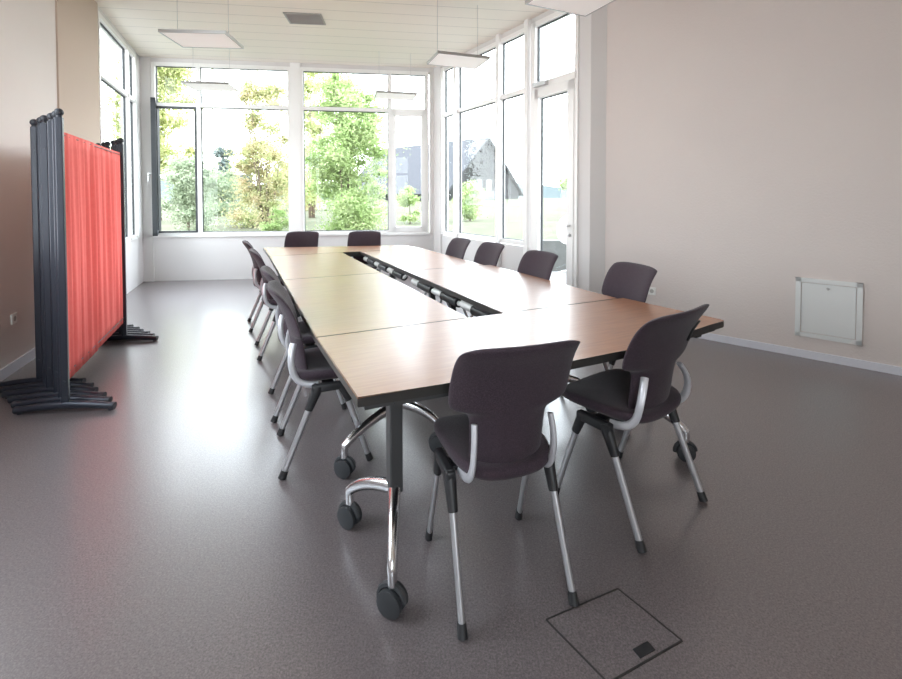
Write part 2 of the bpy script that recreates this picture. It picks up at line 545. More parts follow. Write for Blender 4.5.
# right bay wall ---------------------------------------------------------------
xr = lambda u: px_on(PB1, PR2, u)
def Rk(d): return along(PB1, PR2, d)
Lr = dist(PB1, PR2)
d0 = xr(533)
bm = NB()
wallbox(bm, PB1, Rk(d0 - 0.02), 0, SILL - 0.055, 0, 0.14)
wallbox(bm, PB1, PR2, WTOP + 0.04, CEIL, 0, 0.14)
wallbox(bm, PB1, Rk(xr(441.5)), 0, CEIL, 0.02, 0.14)
struct(from_bm('wall_bay_right', bm, M['bay']), 'white panels below the right bay windows', 'wall')
xs = [xr(443), xr(457), xr(499.5), xr(528)]
TR_R = 2.78
glazed_unit('window_3', PB1, PR2, xs, TR_R, SILL, WTOP, w=0.075, label='three narrow fixed windows in the right bay wall')
bm = NB()
for x in (xs[1], xs[2], xs[3]):
    wallbox(bm, Rk(x - 0.035), Rk(x + 0.035), 0, CEIL, 0.05, 0.0)
struct(from_bm('trim_3', bm, M['frame']), 'white posts standing before the right bay windows', 'window post')
# glazed door with an overlight
dr = holder('door_1', label='white framed glazed terrace door with lever handle and overlight', cat='door')
dA, dB = d0, Lr
bm = NB()
wallbox(bm, Rk(dA - 0.03), Rk(dA + 0.045), 0, WTOP + 0.05, 0.02, 0.09)
wallbox(bm, Rk(dB - 0.03), Rk(dB + 0.02), 0, WTOP + 0.05, 0.02, 0.09)
wallbox(bm, Rk(dA), Rk(dB), WTOP - 0.01, WTOP + 0.05, 0.02, 0.09)
wallbox(bm, Rk(dA), Rk(dB), TR_R - 0.045, TR_R + 0.04, 0.02, 0.09)
from_bm('frame', bm, M['frame'], dr)
glass_pane(dr, Rk(dA + 0.05), Rk(dB - 0.04), TR_R + 0.04, WTOP - 0.01)
lA, lB = dA + 0.045, dB - 0.03
bm = NB(); st = 0.075
wallbox(bm, Rk(lA), Rk(lA + st), 0.01, TR_R - 0.05, 0.03, 0.06)
wallbox(bm, Rk(lB - st * 1.3), Rk(lB), 0.01, TR_R - 0.05, 0.03, 0.06)
wallbox(bm, Rk(lA), Rk(lB), TR_R - 0.16, TR_R - 0.05, 0.03, 0.06)
wallbox(bm, Rk(lA), Rk(lB), 0.01, 0.13, 0.03, 0.06)
leaf = from_bm('door_leaf', bm, M['frame'], dr)
gp = glass_pane(dr, Rk(lA + st), Rk(lB - st * 1.3), 0.13, TR_R - 0.16)
bm = NB(); dd = (Vector(Rk(1)) - Vector(Rk(0))); dd = Vector((dd.x, dd.y, 0)); nn = Vector((dd.y, -dd.x, 0))
hb = Vector((*Rk(lB - st * 0.6), 1.05))
cyl(bm, hb + nn * 0.03, hb + nn * 0.09, 0.011); tube(bm, [hb + nn * 0.085, hb + nn * 0.085 - dd * 0.14], 0.011)
sphere(bm, hb + nn * 0.035 - Vector((0, 0, 0.11)), 0.02)
from_bm('door_handle', bm, M['steel'], leaf)
bm = NB(); cb = Vector((*Rk(lA + 0.13), TR_R - 0.0))
box(bm, cb + nn * 0.05, (0.06, 0.22, 0.05), math.atan2(dd.y, dd.x) + R(90))
from_bm('door_closer', bm, M['steel'], dr)

# left bay wall -----------------------------------------------------------------
def Lk(d): return along(PL2, PB0, d)
Ll = dist(PL2, PB0)
bm = NB()
wallbox(bm, PL2, PB0, 0, SILL - 0.03, 0, 0.14)
wallbox(bm, PL2, PB0, WTOP + 0.04, CEIL, 0, 0.14)
wallbox(bm, Lk(1.80), PB0, 0, CEIL, 0, 0.14)
struct(from_bm('wall_bay_left', bm, M['bay']), 'white wall below and beside the left bay window', 'wall')
xs = [0.03, 1.37, 1.78]
glazed_unit('window_4', PL2, PB0, xs, TRANS - 0.03, SILL, WTOP, w=0.05, label='tall bay window on the left beyond the screens')

# rear wall: out-of-view window, added for fill light
glazed_unit('added_window_rear', RW0, RW1, [0.03 + i * (dist(RW0, RW1) - 0.06) / 2 for i in range(3)], 2.3, 0.93, 2.96)
# left wall, beside the photographer: another unseen window added for daylight
glazed_unit('added_window_left', LW0, LW1, [0.03 + i * (dist(LW0, LW1) - 0.06) / 3 for i in range(4)], 2.5, 0.93, 3.36)

# ------------------------------------------------------------------ things fixed to the walls and ceiling
def wall_frame(P, Q, u, z):
    d = px_on(P, Q, u); p = along(P, Q, d)
    return Vector((p[0], p[1], z)), math.atan2(Q[1] - P[1], Q[0] - P[0])

p, rz = wall_frame(PR1, PR0, 830, 0.435)
t = thing('access_panel', 'square white access hatch set low in the right wall', 'access panel', p, rz)
# local x runs along the wall towards the camera, -y points into the room
bm = NB()
w2, h2 = 0.215, 0.252
for (cx, cz, sx, sz) in ((0, h2 - 0.018, 2 * w2, 0.036), (0, -h2 + 0.018, 2 * w2, 0.036), (-w2 + 0.018, 0, 0.036, 2 * h2), (w2 - 0.018, 0, 0.036, 2 * h2)):
    box(bm, (cx, -0.008, cz), (sx, 0.016, sz))
from_bm('frame', bm, M['panel'], t)
bm = NB(); box(bm, (0, -0.0045, 0), (2 * w2 - 0.082, 0.009, 2 * h2 - 0.082), bevel=0.002)
dl = from_bm('hatch_door', bm, M['panel'], t)
bm = NB(); cyl(bm, (0, -0.008, h2 - 0.075), (0, -0.014, h2 - 0.075), 0.011)
box(bm, (0, -0.0145, h2 - 0.080), (0.005, 0.003, 0.018))
from_bm('lock', bm, M['steel'], dl)

def socket(P, Q, u, z, n, label):
    p, rz = wall_frame(P, Q, u, z)
    t = thing('wall_socket', label, 'socket', p, rz)
    bm = NB(); box(bm, (0, -0.006, 0), (0.075 * n, 0.012, 0.08), bevel=0.003); pl = from_bm('cover_plate', bm, M['white'], t)
    for i in range(n):
        bm = NB(); x = (i - (n - 1) / 2) * 0.072
        bmesh.ops.create_circle(bm, cap_ends=True, segments=18, radius=0.021, matrix=Matrix.Translation((x, -0.0125, 0)) @ Matrix.Rotation(R(90), 4, 'X'))
        from_bm('socket_face', bm, M['vent'], pl)
    return t
socket(PR1, PR0, 649.5, 0.40, 2, 'white double wall socket low on the right wall behind the table')
socket(PL0, PL1, 10, 0.42, 1, 'small white wall socket low on the left wall beside the screens')

t = thing('ceiling_vent', 'grey rectangular air grille in the white ceiling', 'vent', (-1.86, 5.80, CEIL), R(6))
bm = NB()
for s in (-1, 1):
    box(bm, (0, s * 0.165, -0.006), (0.46, 0.02, 0.012)); box(bm, (s * 0.22, 0, -0.006), (0.02, 0.33, 0.012))
from_bm('frame', bm, M['vent'], t)
bm = NB()
for i in range(15):
    box(bm, (0, -0.145 + i * 0.0207, -0.005), (0.43, 0.012, 0.006), rot=Matrix.Rotation(R(30), 3, 'X'))
from_bm('louvre', bm, M['vent'], t)

# pendant LED panels
def led(c, rz, label, first=[None]):
    if first[0] is None:
        t = thing('pendant_light', label, 'ceiling light', (0, 0, 0), 0, 'flat pendant light panels')
        bm = NB()
        for s in (-1, 1):
            box(bm, (0, s * 0.217, 0.012), (0.63, 0.016, 0.030)); box(bm, (s * 0.307, 0, 0.012), (0.016, 0.42, 0.030))
        box(bm, (0, 0, 0.022), (0.60, 0.42, 0.008))
        from_bm('housing', bm, M['steel'], t)
        bm = NB(); box(bm, (0, 0, 0.008), (0.598, 0.418, 0.016)); from_bm('diffuser', bm, M['led'], t)
        for s in (-1, 1):
            bm = NB(); cyl(bm, (s * 0.25, 0, 0.020), (s * 0.25, 0, 0.10), 0.007, 8)
            hg = from_bm('hanger', bm, M['steel'], t)
            bm = NB(); cyl(bm, (s * 0.25, 0, 0.095), (s * 0.25, 0, CEIL - 2.97), 0.0026, 6)
            from_bm('wire', bm, M['steel'], hg)
        first[0] = t
    else:
        t = copy_tree(first[0]); t['label'] = label
    t.location = (c[0], c[1], 2.97); t.rotation_euler = (0, 0, rz)
    return t
led((-2.52, 4.62), R(4), 'white pendant light panel nearest the camera on the left, beside the ceiling vent')
led((-3.46, 6.55), R(6), 'white pendant light panel before the left back window')
led((-0.88, 7.14), R(14), 'white pendant light panel before the right back window')
led((0.08, 5.32), R(19), 'white pendant light panel hanging by the right bay windows')
led((0.99, 3.68), R(24), 'large white pendant light panel cut by the top edge, beside the right wall')

# ------------------------------------------------------------------ floor hatch
hp = [(0.309, 1.426), (0.585, 1.542), (0.715, 1.357), (0.444, 1.235)]
hc = Vector((sum(p[0] for p in hp) / 4, sum(p[1] for p in hp) / 4, 0))
t = thing('floor_hatch', 'square floor outlet cover with dark seam near the front chair', 'floor hatch', hc)
loc = [(p[0] - hc.x, p[1] - hc.y) for p in hp]
bm = NB()
for i in range(4):
    p, q = loc[i], loc[(i + 1) % 4]
    wallbox(bm, p, q, 0.0, 0.0022, 0.0026, 0.0026)
from_bm('seam_frame', bm, M['edge'], t)
bm = NB(); prism(bm, [(x * 0.985, y * 0.985) for x, y in loc], 0, 0.0014)
from_bm('cover', bm, M['floor'], t)
bm = NB()
g = lerp(loc[2], loc[3], 0.40); gi = lerp(g, (0, 0), 0.24)
box(bm, (gi[0], gi[1], 0.0022), (0.062, 0.030, 0.004), R(24), bevel=0.0015)
from_bm('cable_flap', bm, M['black'], t)

# ------------------------------------------------------------------ tables.  Local x = across, local y = along
TA = R(25.5)
TO = Vector((-0.30, 1.427, 0))
tb = Vector((math.cos(TA), math.sin(TA), 0)); ta = Vector((-math.sin(TA), math.cos(TA), 0))
def tw(x, y): return TO + tb * x + ta * y
TZ = 0.73
def castor(parent, c, yaw):
    bm = NB()
    for s in (-1, 1):
        o = Vector((math.cos(yaw) * 0.013 * s, math.sin(yaw) * 0.013 * s, 0))
        o2 = Vector((math.cos(yaw) * 0.030 * s, math.sin(yaw) * 0.030 * s, 0))
        cc = Vector((c[0], c[1], 0.045))
        tube(bm, [cc + o * 0.5, cc + o, cc + o2 * 0.9, cc + o2], [0.030, 0.045, 0.045, 0.037], 20)
    f = Vector((-math.sin(yaw), math.cos(yaw), 0))
    tube(bm, [Vector((c[0], c[1], 0.045)) + f * 0.049 * math.cos(R(a)) + Vector((0, 0, 0.049 * math.sin(R(a)))) for a in range(-10, 171, 20)], 0.012, 8, up=(math.cos(yaw), math.sin(yaw), 0))
    cyl(bm, (c[0], c[1], 0.07), (c[0], c[1], 0.115), 0.014)
    return from_bm('castor', bm, M['castor'], parent, angle=40)

def table_leg(t, base, ca, cb, top):
    """column over base (x, y), two arms to the castors at ca and cb"""
    bm = NB()
    box(bm, (base[0], base[1], (0.25 + top) / 2), (0.052, 0.056, top - 0.25), bevel=0.006)
    box(bm, (base[0], base[1], top - 0.012), (0.14, 0.09, 0.024), bevel=0.004)
    leg = from_bm('leg', bm, M['column'], t)
    for c in (ca, cb):
        bm = NB()
        b0 = Vector((base[0], base[1], 0.262)); e = Vector((c[0], c[1], 0.150))
        mid = b0 * 0.35 + e * 0.65; mid.z = 0.235
        pts = bez(b0, mid, e, 9) + [Vector((c[0], c[1], 0.135)), Vector((c[0], c[1], 0.095))]
        tube(bm, pts, [0.030, 0.029, 0.027, 0.026, 0.025, 0.024, 0.023, 0.022, 0.021, 0.021, 0.020, 0.019], 12, flat=0.85)
        from_bm('foot_arm', bm, M['chrome'], leg, angle=50)
        castor(leg, c, random.uniform(0.5, 1.1))
    return leg

def tabletop(t, outline, label=None):
    bm = NB(); prism(bm, outline, TZ - 0.034, TZ)
    top_es = [e for e in bm.edges if abs(e.verts[0].co.z - e.verts[1].co.z) < 1e-5]
    bmesh.ops.bevel(bm, geom=top_es, offset=0.003, segments=2, affect='EDGES')
    bmesh.ops.recalc_face_normals(bm, faces=bm.faces[:])
    me = bpy.data.meshes.new('tabletop')
    bm.to_mesh(me); bm.free()
    me.materials.append(M['wood']); me.materials.append(M['edge'])
    for p in me.polygons:
        p.material_index = 0 if (p.normal.z > 0.9) else 1
    o = link('tabletop', me, None, t)
    return o

def rail(t, p, q, w=0.05, h=0.06, name='frame_rail', z=TZ - 0.034):
    bm = NB(); wallbox(bm, p, q, z - h, z, w / 2, w / 2); return from_bm(name, bm, M['column'], t)

def mech(t, x, y, s=1):
    """flip-top latch hanging below the long edge: bracket, round tilt hub and pale release lever"""
    bm = NB()
    box(bm, (x, y, TZ - 0.055), (0.05, 0.20, 0.05), bevel=0.006)
    cyl(bm, (x, y - 0.13, TZ - 0.085), (x, y + 0.13, TZ - 0.085), 0.034)
    o = from_bm('tilt_mechanism', bm, M['black'], t, angle=40)
    bm = NB()
    cyl(bm, (x + s * 0.01, y + 0.125, TZ - 0.078), (x + s * 0.01, y + 0.27, TZ - 0.078), 0.026)
    from_bm('spring_sleeve', bm, M['white'], o, angle=40)
    bm = NB()
    tube(bm, bez((x, y - 0.125, TZ - 0.08), (x + s * 0.03, y - 0.17, TZ - 0.11), (x, y - 0.20, TZ - 0.05), 6), 0.012, 8)
    from_bm('release_lever', bm, M['white'], o, angle=40)

# front table
t = thing('meeting_table', 'nearest beech table lying across the front end, its front edge bowed', 'table', TO, TA, 'flip top meeting tables')
front = [(0, 0), (0.28, -0.020), (0.55, -0.032), (0.85, -0.040), (1.15, -0.040), (1.40, -0.015), (1.62, 0.025), (1.80, 0.055), (1.935, 0.070), (1.958, 0.082), (1.962, 0.100), (1.89, 0.700), (-0.02, 0.700)]
tabletop(t, front)
def L2(wx, wy):
    d = Vector((wx, wy, 0)) - TO
    return (d.dot(tb), d.dot(ta))
table_leg(t, L2(-0.217, 1.700), L2(-0.194, 1.452), L2(-0.424, 1.848), TZ - 0.034)
table_leg(t, L2(1.015, 2.46), L2(1.228, 2.325), L2(1.02, 2.66), TZ - 0.034)
rail(t, (0.10, 0.30), (1.55, 0.36))
rail(t, (0.03, 0.06), (0.20, 0.055), 0.08, 0.022, 'corner_bracket')
rail(t, (0.13, 0.035), (0.72, 0.0), 0.05, 0.022, 'front_rail')
rail(t, (0.36, 0.05), (0.66, 0.03), 0.07, 0.05, 'latch_block')
bm = NB(); box(bm, (1.83, 0.11, TZ - 0.042), (0.16, 0.05, 0.026), R(8), bevel=0.005); box(bm, (1.78, 0.115, TZ - 0.058), (0.05, 0.04, 0.03), R(8), bevel=0.004)
from_bm('edge_clip', bm, M['black'], t)

def column_table(x0, x1, y0, y1, label, mside):
    o = tw(x0, y0)
    t = thing('meeting_table', label, 'table', o, TA, 'flip top meeting tables')
    w, l = x1 - x0, y1 - y0 - 0.003
    tabletop(t, [(0, 0), (w, 0), (w, l), (0, l)])
    for yy, s in ((0.075, 1), (l - 0.10, -1)):
        table_leg(t, (w / 2 + mside * 0.07, yy + s * 0.10), (0.145, yy), (w - 0.145, yy), TZ - 0.034)
    rail(t, (w / 2 + mside * 0.07, 0.15), (w / 2 + mside * 0.07, l - 0.15))
    ex = w - 0.05 if mside > 0 else 0.05
    for yy in (0.30, 0.78, 1.24):
        mech(t, ex, yy, mside)
    return t
XL0, XL1, XR0, XR1 = -0.02, 0.775, 0.99, 1.85
column_table(XL0, XL1, 0.704, 2.31, 'beech table in the left row, nearer one, chairs along its left side', 1)
column_table(XL0, XL1, 2.312, 3.90, 'beech table in the left row, farther one toward the back windows', 1)
column_table(XR0, XR1, 0.704, 2.31, 'beech table in the right row, nearer one, by the right wall', -1)
column_table(XR0, XR1 - 0.06, 2.312, 3.90, 'beech table in the right row, farther one by the bay windows', -1)
t = thing('meeting_table', 'farthest beech table lying across the back end before the windows', 'table', tw(-0.02, 3.905), TA, 'flip top meeting tables')
tabletop(t, [(0, 0), (1.81, 0), (1.74, 0.44), (-0.02, 0.95)])
table_leg(t, (0.50, 0.36), (0.40, 0.13), (0.40, 0.59), TZ - 0.034)
table_leg(t, (1.50, 0.24), (1.60, 0.06), (1.60, 0.40), TZ - 0.034)
rail(t, (0.5, 0.36), (1.5, 0.24))

# ------------------------------------------------------------------ chairs.  Local +y = the way the sitter faces
def seat_mesh(w, d):
    bm = NB()
    rings = []
    N = 36
    prof = [(0.00, 0.418, 0.55), (0.00, 0.424, 0.85), (0.0, 0.440, 0.975), (0.0, 0.458, 1.0), (0.0, 0.474, 0.985), (0.0, 0.482, 0.92), (0.0, 0.480, 0.6)]
    for (_, z, k) in prof:
        ring = []
        for i in range(N):
            a = 2 * math.pi * i / N
            cx, sx = math.cos(a), math.sin(a)
            n = 3.6
            x = math.copysign(abs(cx) ** (2 / n), cx) * w / 2 * k
            y = math.copysign(abs(sx) ** (2 / n), sx) * d / 2 * k
            x *= 1.0 - 0.10 * (0.5 - y / d)              # a little narrower at the rear
            zz = z + 0.028 * (x / (w / 2)) ** 2 * (0.4 + 0.6 * (0.5 - y / d)) - 0.022 * max(0, (y / (d / 2) - 0.55)) ** 2 * 4
            ring.append(bm.verts.new((x, y + 0.025, zz)))
        rings.append(ring)
    for a, c in zip(rings, rings[1:]):
        for i in range(N):
            bm.faces.new((a[i], a[(i + 1) % N], c[(i + 1) % N], c[i]))
    bm.faces.new(rings[0][::-1]); bm.faces.new(rings[-1])
    return bm

def back_mesh(w):
    """upholstered shell: rises from the seat, necks below, flares and rolls back at the top"""
    spine = [(-0.132, 0.425, 0.28), (-0.146, 0.46, 0.29), (-0.157, 0.52, 0.295), (-0.168, 0.61, 0.30), (-0.177, 0.660, 0.31), (-0.180, 0.674, 0.445), (-0.185, 0.694, 0.472), (-0.196, 0.735, 0.478),
             (-0.213, 0.785, 0.476), (-0.236, 0.834, 0.472), (-0.260, 0.872, 0.466), (-0.284, 0.902, 0.455), (-0.299, 0.915, 0.438)]
    N = 14
    th = 0.034
    bm = NB()
    fr, bk = [], []
    for j, (y, z, ww) in enumerate(spine):
        p0 = spine[max(j - 1, 0)]; p1 = spine[min(j + 1, len(spine) - 1)]
        ty, tz = p1[0] - p0[0], p1[1] - p0[1]
        L = math.hypot(ty, tz); ny, nz = tz / L, -ty / L   # towards the sitter
        ww = ww * w / 0.475
        f, b2 = [], []
        for i in range(N + 1):
            s = -1 + 2 * i / N
            x = s * ww / 2
            edge = (1 - abs(s) ** 6) ** 0.5 if abs(s) < 1 else 0.0
            endz = min(1.0, 0.30 + 0.70 * min(j, len(spine) - 1 - j) / 1.2)
            half = th / 2 * (0.25 + 0.75 * edge) * endz
            cur = 0.040 * s * s                             # wings come forward
            drop = 0.014 * max(0, j - 9) / 3 * abs(s) ** 4   # rounded upper corners
            f.append(bm.verts.new((x, y + cur + ny * half, z - drop + nz * half)))
            b2.append(bm.verts.new((x, y + cur - ny * half, z - drop - nz * half)))
        fr.append(f); bk.append(b2)
    for j in range(len(spine) - 1):
        for i in range(N):
            bm.faces.new((fr[j][i], fr[j][i + 1], fr[j + 1][i + 1], fr[j + 1][i]))
            bm.faces.new((bk[j][i], bk[j + 1][i], bk[j + 1][i + 1], bk[j][i + 1]))
        bm.faces.new((fr[j][0], fr[j + 1][0], bk[j + 1][0], bk[j][0]))
        bm.faces.new((fr[j][N], bk[j][N], bk[j + 1][N], fr[j + 1][N]))
    for i in range(N):
        bm.faces.new((fr[0][i], bk[0][i], bk[0][i + 1], fr[0][i + 1]))
        bm.faces.new((fr[-1][i], fr[-1][i + 1], bk[-1][i + 1], bk[-1][i]))
    return bm

def make_chair(label, w=0.46, group='upholstered conference chairs'):
    t = thing('conference_chair', label, 'chair', (0, 0, 0), 0, group)
    s = from_bm('seat', seat_mesh(w + 0.01, 0.45), M['fabric'], t, smooth=True)
    mod = s.modifiers.new('sub', 'SUBSURF'); mod.levels = 1; mod.render_levels = 1
    bk = from_bm('backrest', back_mesh(max(w + 0.02, 0.44)), M['fabric'], t, smooth=True)
    mod = bk.modifiers.new('sub', 'SUBSURF'); mod.levels = 1; mod.render_levels = 2
    hx = w / 2 - 0.005
    for sx in (-1, 1):
        bm = NB()
        # dark side bracket, an inverted fork holding both leg tubes
        tube(bm, [(sx * hx, 0.045, 0.430), (sx * hx, 0.06, 0.40), (sx * hx, 0.088, 0.335)], [0.022, 0.023, 0.0195], 10, flat=0.8, up=(0, 1, 0))
        tube(bm, [(sx * hx, -0.06, 0.430), (sx * hx, -0.075, 0.40), (sx * hx, -0.112, 0.315)], [0.026, 0.027, 0.021], 10, flat=0.8, up=(0, 1, 0))
        box(bm, (sx * hx, -0.01, 0.418), (0.034, 0.17, 0.040), bevel=0.008)
        box(bm, (sx * (hx - 0.06), -0.01, 0.415), (0.10, 0.06, 0.02), bevel=0.004)
        from_bm('side_bracket', bm, M['black'], t, angle=45)
        for (y0, z0, y1, r0) in ((0.078, 0.36, 0.195, 0.0150), (-0.098, 0.345, -0.240, 0.0165)):
            bm = NB()
            end = Vector((sx * (hx + 0.008), y1, 0.0)); beg = Vector((sx * hx, y0, z0))
            d = (end - beg).normalized()
            tube(bm, [beg, end - d * 0.02], [r0, r0 * 0.92], 12, flat=0.72, up=(0, 1, 0))
            lg = from_bm('leg', bm, M['leg'], t, angle=50)
            bm = NB(); tube(bm, [end - d * 0.042 , Vector((end.x, end.y, 0.0)) - d * 0.004], [r0 * 1.06, r0 * 1.2], 12, flat=0.85, up=(0, 1, 0))
            from_bm('foot_cap', bm, M['black'], lg, angle=50)
        bm = NB()
        xb_ = hx - 0.045
        pts = bez((sx * (xb_ + 0.005), -0.060, 0.420), (sx * xb_, -0.160, 0.420), (sx * xb_, -0.182, 0.500), 6) + bez((sx * xb_, -0.182, 0.500), (sx * xb_, -0.200, 0.57), (sx * 0.138, -0.176, 0.635), 5)[1:]
        tube(bm, pts, 0.0165, 10, flat=0.55, up=(0, 1, 0.2))
        from_bm('back_support', bm, M['strap'], t, angle=50)
    return t

def put(t, x, y, deg, label=None):
    t.location = (x, y, 0); t.rotation_euler = (0, 0, R(deg))
    if label: t['label'] = label
    return t

c1 = make_chair('dark upholstered chair nearest the camera, seen from behind at the front table', 0.39)
put(c1, 0.156, 1.65, 17)
c2 = make_chair('dark upholstered chair turned half aside, with a black tab on its back', 0.49)
put(c2, 0.800, 2.045, 36)
bm = NB()
tube(bm, [(0.150, -0.206, 0.745), (0.153, -0.223, 0.79), (0.158, -0.252, 0.84)], [0.012, 0.010, 0.008], 8, flat=0.5, up=(1, 0, 0))
from_bm('pull_tab', bm, M['black'], c2, smooth=True)['label'] = 'black pull tab on the backrest'
proto = make_chair('purple upholstered chair nearest of the row along the left side of the tables', 0.43)
put(proto, -0.685, 2.45, -68)
for (x, y, a, lb) in (
    (-0.955, 3.01, -66, 'purple upholstered chair second from the front along the left side'),
    (-1.50, 4.06, -64, 'purple upholstered chair third from the front along the left side'),
    (-1.93, 4.86, -64, 'purple upholstered chair farthest back along the left side'),
    (1.02, 3.00, 107, 'purple upholstered chair nearest along the right side, before the blank wall'),
    (0.545, 3.69, 116, 'purple upholstered chair on the right side before the glazed door'),
    (0.20, 4.43, 116, 'purple upholstered chair on the right side, third from the front'),
    (-0.105, 4.955, 116, 'purple upholstered chair farthest back along the right side'),
    (-2.00, 5.85, 182, 'dark purple chair at the far end, left one, below the left back window'),
    (-1.17, 5.91, 182, 'dark purple chair at the far end, right one, below the right back window')):
    put(copy_tree(proto), x, y, a, lb)

# ------------------------------------------------------------------ stacked partition screens
SA = R(24.5)
def make_screen(label, cloth, fold=0.016):
    """local y = along the screen, near post at the origin; local x = across"""
    t = thing('partition_screen', label, 'screen', (0, 0, 0), 0, 'partition screens stacked by the left wall')
    def fx(x, y, z): return (x * math.cos(R(-18)), y + x * math.sin(R(-18)), z)   # feet stand a little askew
    Ls, Hs = 1.54, 1.91
    for k, y in enumerate((0.0, Ls)):
        bm = NB(); box(bm, (0, y, (0.03 + Hs - 0.03) / 2), (0.040, 0.034, Hs - 0.06), bevel=0.006)
        for z in (0.20, Hs - 0.20):
            cyl(bm, (0, y - 0.016, z), (0, y - 0.021, z), 0.007, 8)
        po = from_bm('post', bm, M['post'], t)
        bm = NB(); sphere(bm, (0, y, Hs), 0.025); cyl(bm, (0, y, Hs - 0.045), (0, y, Hs - 0.01), 0.016)
        from_bm('finial', bm, M['finial'], po, smooth=True)
        bm = NB()
        tube(bm, [fx(-0.285, y, 0.026), fx(-0.15, y, 0.040), fx(0, y, 0.048), fx(0.15, y, 0.040), fx(0.285, y, 0.026)], [0.020, 0.023, 0.025, 0.023, 0.020], 10, flat=1.15)
        ft = from_bm('foot', bm, M['post'], t, angle=50)
        for s in (-1, 1):
            bm = NB()
            tube(bm, [fx(s * 0.262, y, 0.0275), fx(s * 0.292, y, 0.0260)], 0.0235, 10); cyl(bm, fx(s * 0.268, y, 0.0), fx(s * 0.268, y, 0.02), 0.014)
            from_bm('end_cap', bm, M['finial'], ft, angle=50)
    for z in (0.235, Hs - 0.135):
        bm = NB(); cyl(bm, (0, 0.01, z), (0, Ls - 0.01, z), 0.003, 10)
        from_bm('rail', bm, M['post'], t, angle=50)
    # gathered cloth in two widths
    for (ya, yb) in ((0.018, 0.695), (0.708, Ls - 0.018)):
        bm = NB()
        ny, nz = 110, 16
        z0, z1 = 0.185, Hs - 0.115
        off = 0.0 if ya < 0.1 else -0.008
        rng = random.Random(int(ya * 100) + 3)
        ph = [rng.uniform(0, 6.28) for _ in range(4)]
        sheets = []
        for side in (1, -1):
            rows = []
            for j in range(nz + 1):
                v = j / nz
                row = []
                for i in range(ny + 1):
                    u = i / ny
                    y = ya + (yb - ya) * u
                    amp = fold * (0.35 + 0.65 * math.sin(math.pi * min(1, max(0, v))) ** 0.5)
                    wv = (math.sin(y * 46 + ph[0] + 0.9 * math.sin(v * 2.2 + ph[1])) + 0.7 * math.sin(y * 83 + ph[2] + v * 1.5) + 0.5 * math.sin(y * 27 + ph[3] + 0.6 * v))
                    edge = min(1.0, min(u, 1 - u) * 20)
                    hem = 1.0 if 0.03 < v < 0.97 else 0.25
                    row.append(bm.verts.new((off + side * 0.004 + amp * 0.62 * wv * edge * hem, y, z0 + (z1 - z0) * v)))
                rows.append(row)
            for j in range(nz):
                for i in range(ny):
                    q = (rows[j][i], rows[j][i + 1], rows[j + 1][i + 1], rows[j + 1][i])
                    bm.faces.new(q if side > 0 else q[::-1])
            sheets.append(rows)
        A, B = sheets
        for j in range(nz):
            bm.faces.new((A[j][0], A[j + 1][0], B[j + 1][0], B[j][0])); bm.faces.new((A[j][ny], B[j][ny], B[j + 1][ny], A[j + 1][ny]))
        for i in range(ny):
            bm.faces.new((A[0][i], B[0][i], B[0][i + 1], A[0][i + 1])); bm.faces.new((A[nz][i], A[nz][i + 1], B[nz][i + 1], B[nz][i]))
        from_bm('cloth_panel', bm, cloth, t, smooth=True)
    return t
scr = make_screen('front partition screen with coral red gathered cloth facing the room', M['red'])
names = ['second partition screen, its dark posts just behind the front red screen',
         'third partition screen from the room side, dark posts in the stack',
         'fourth partition screen from the room side, dark posts in the stack',
         'fifth partition screen from the room side, next to the wall one',
         'partition screen standing nearest to the left wall, its posts leftmost']
sp = Vector((-2.470, 2.850, 0))
scr.location = sp; scr.rotation_euler = (0, 0, SA)
back = make_screen(names[0], M['rose'], 0.008)
for i, (nm, (ox, oy)) in enumerate(zip(names, ((-0.086, 0.078), (-0.180, 0.150), (-0.300, 0.230), (-0.390, 0.304), (-0.512, 0.384)))):
    s = back if i == 0 else copy_tree(back)
    s['label'] = nm
    s.location = sp + Vector((ox, oy, 0)); s.rotation_euler = (0, 0, SA)

# ------------------------------------------------------------------ outside
def ground_z(x, y):
    d = math.hypot(x, y)
    g = 0.42 + 0.9 * min(1, max(0, (d - 12) / 40.0)) - 0.02 * max(0, -x - 2)
    return g
bm = NB()
xs_ = [-80 + i * 4 for i in range(41)]
ys_ = [9.5, 10.5, 12, 14, 17, 20, 24, 28, 34, 40, 50, 60, 75, 95, 120]
grid = [[bm.verts.new((x, y, ground_z(x, y) + 0.06 * math.sin(x * 0.7 + y) )) for x in xs_] for y in ys_]
for j in range(len(ys_) - 1):
    for i in range(len(xs_) - 1):
        bm.faces.new((grid[j][i], grid[j][i + 1], grid[j + 1][i + 1], grid[j + 1][i]))
struct(from_bm('meadow', bm, M['grass'], smooth=True), 'grassy slope outside the windows', 'meadow')
bm = NB(); box(bm, (5, 3.0, -0.20), (60, 13.2, 0.12)); struct(from_bm('terrace', bm, M['concrete']), 'pale concrete terrace outside the glazed door', 'terrace')
t = from_bm('garden_wall', (lambda b: (wallbox(b, (-12.0, 9.45), (14.0, 9.35), -0.14, 0.49, 0.15, 0.15), b)[1])(NB()), M['stone'])
struct(t, 'low grey retaining wall beyond the terrace', 'garden wall')
bm = NB()
pts = []
for i in range(41):
    x = -160 + i * 8
    pts.append((x, 7.5 + 2.2 * math.sin(i * 0.45) + 1.3 * math.sin(i * 1.1 + 1)))
lo = [bm.verts.new((x, 150, -2)) for x, z in pts]; hi = [bm.verts.new((x, 165, z)) for x, z in pts]; bk_ = [bm.verts.new((x, 190, -2)) for x, z in pts]
for i in range(40):
    bm.faces.new((lo[i], lo[i + 1], hi[i + 1], hi[i])); bm.faces.new((hi[i], hi[i + 1], bk_[i + 1], bk_[i]))
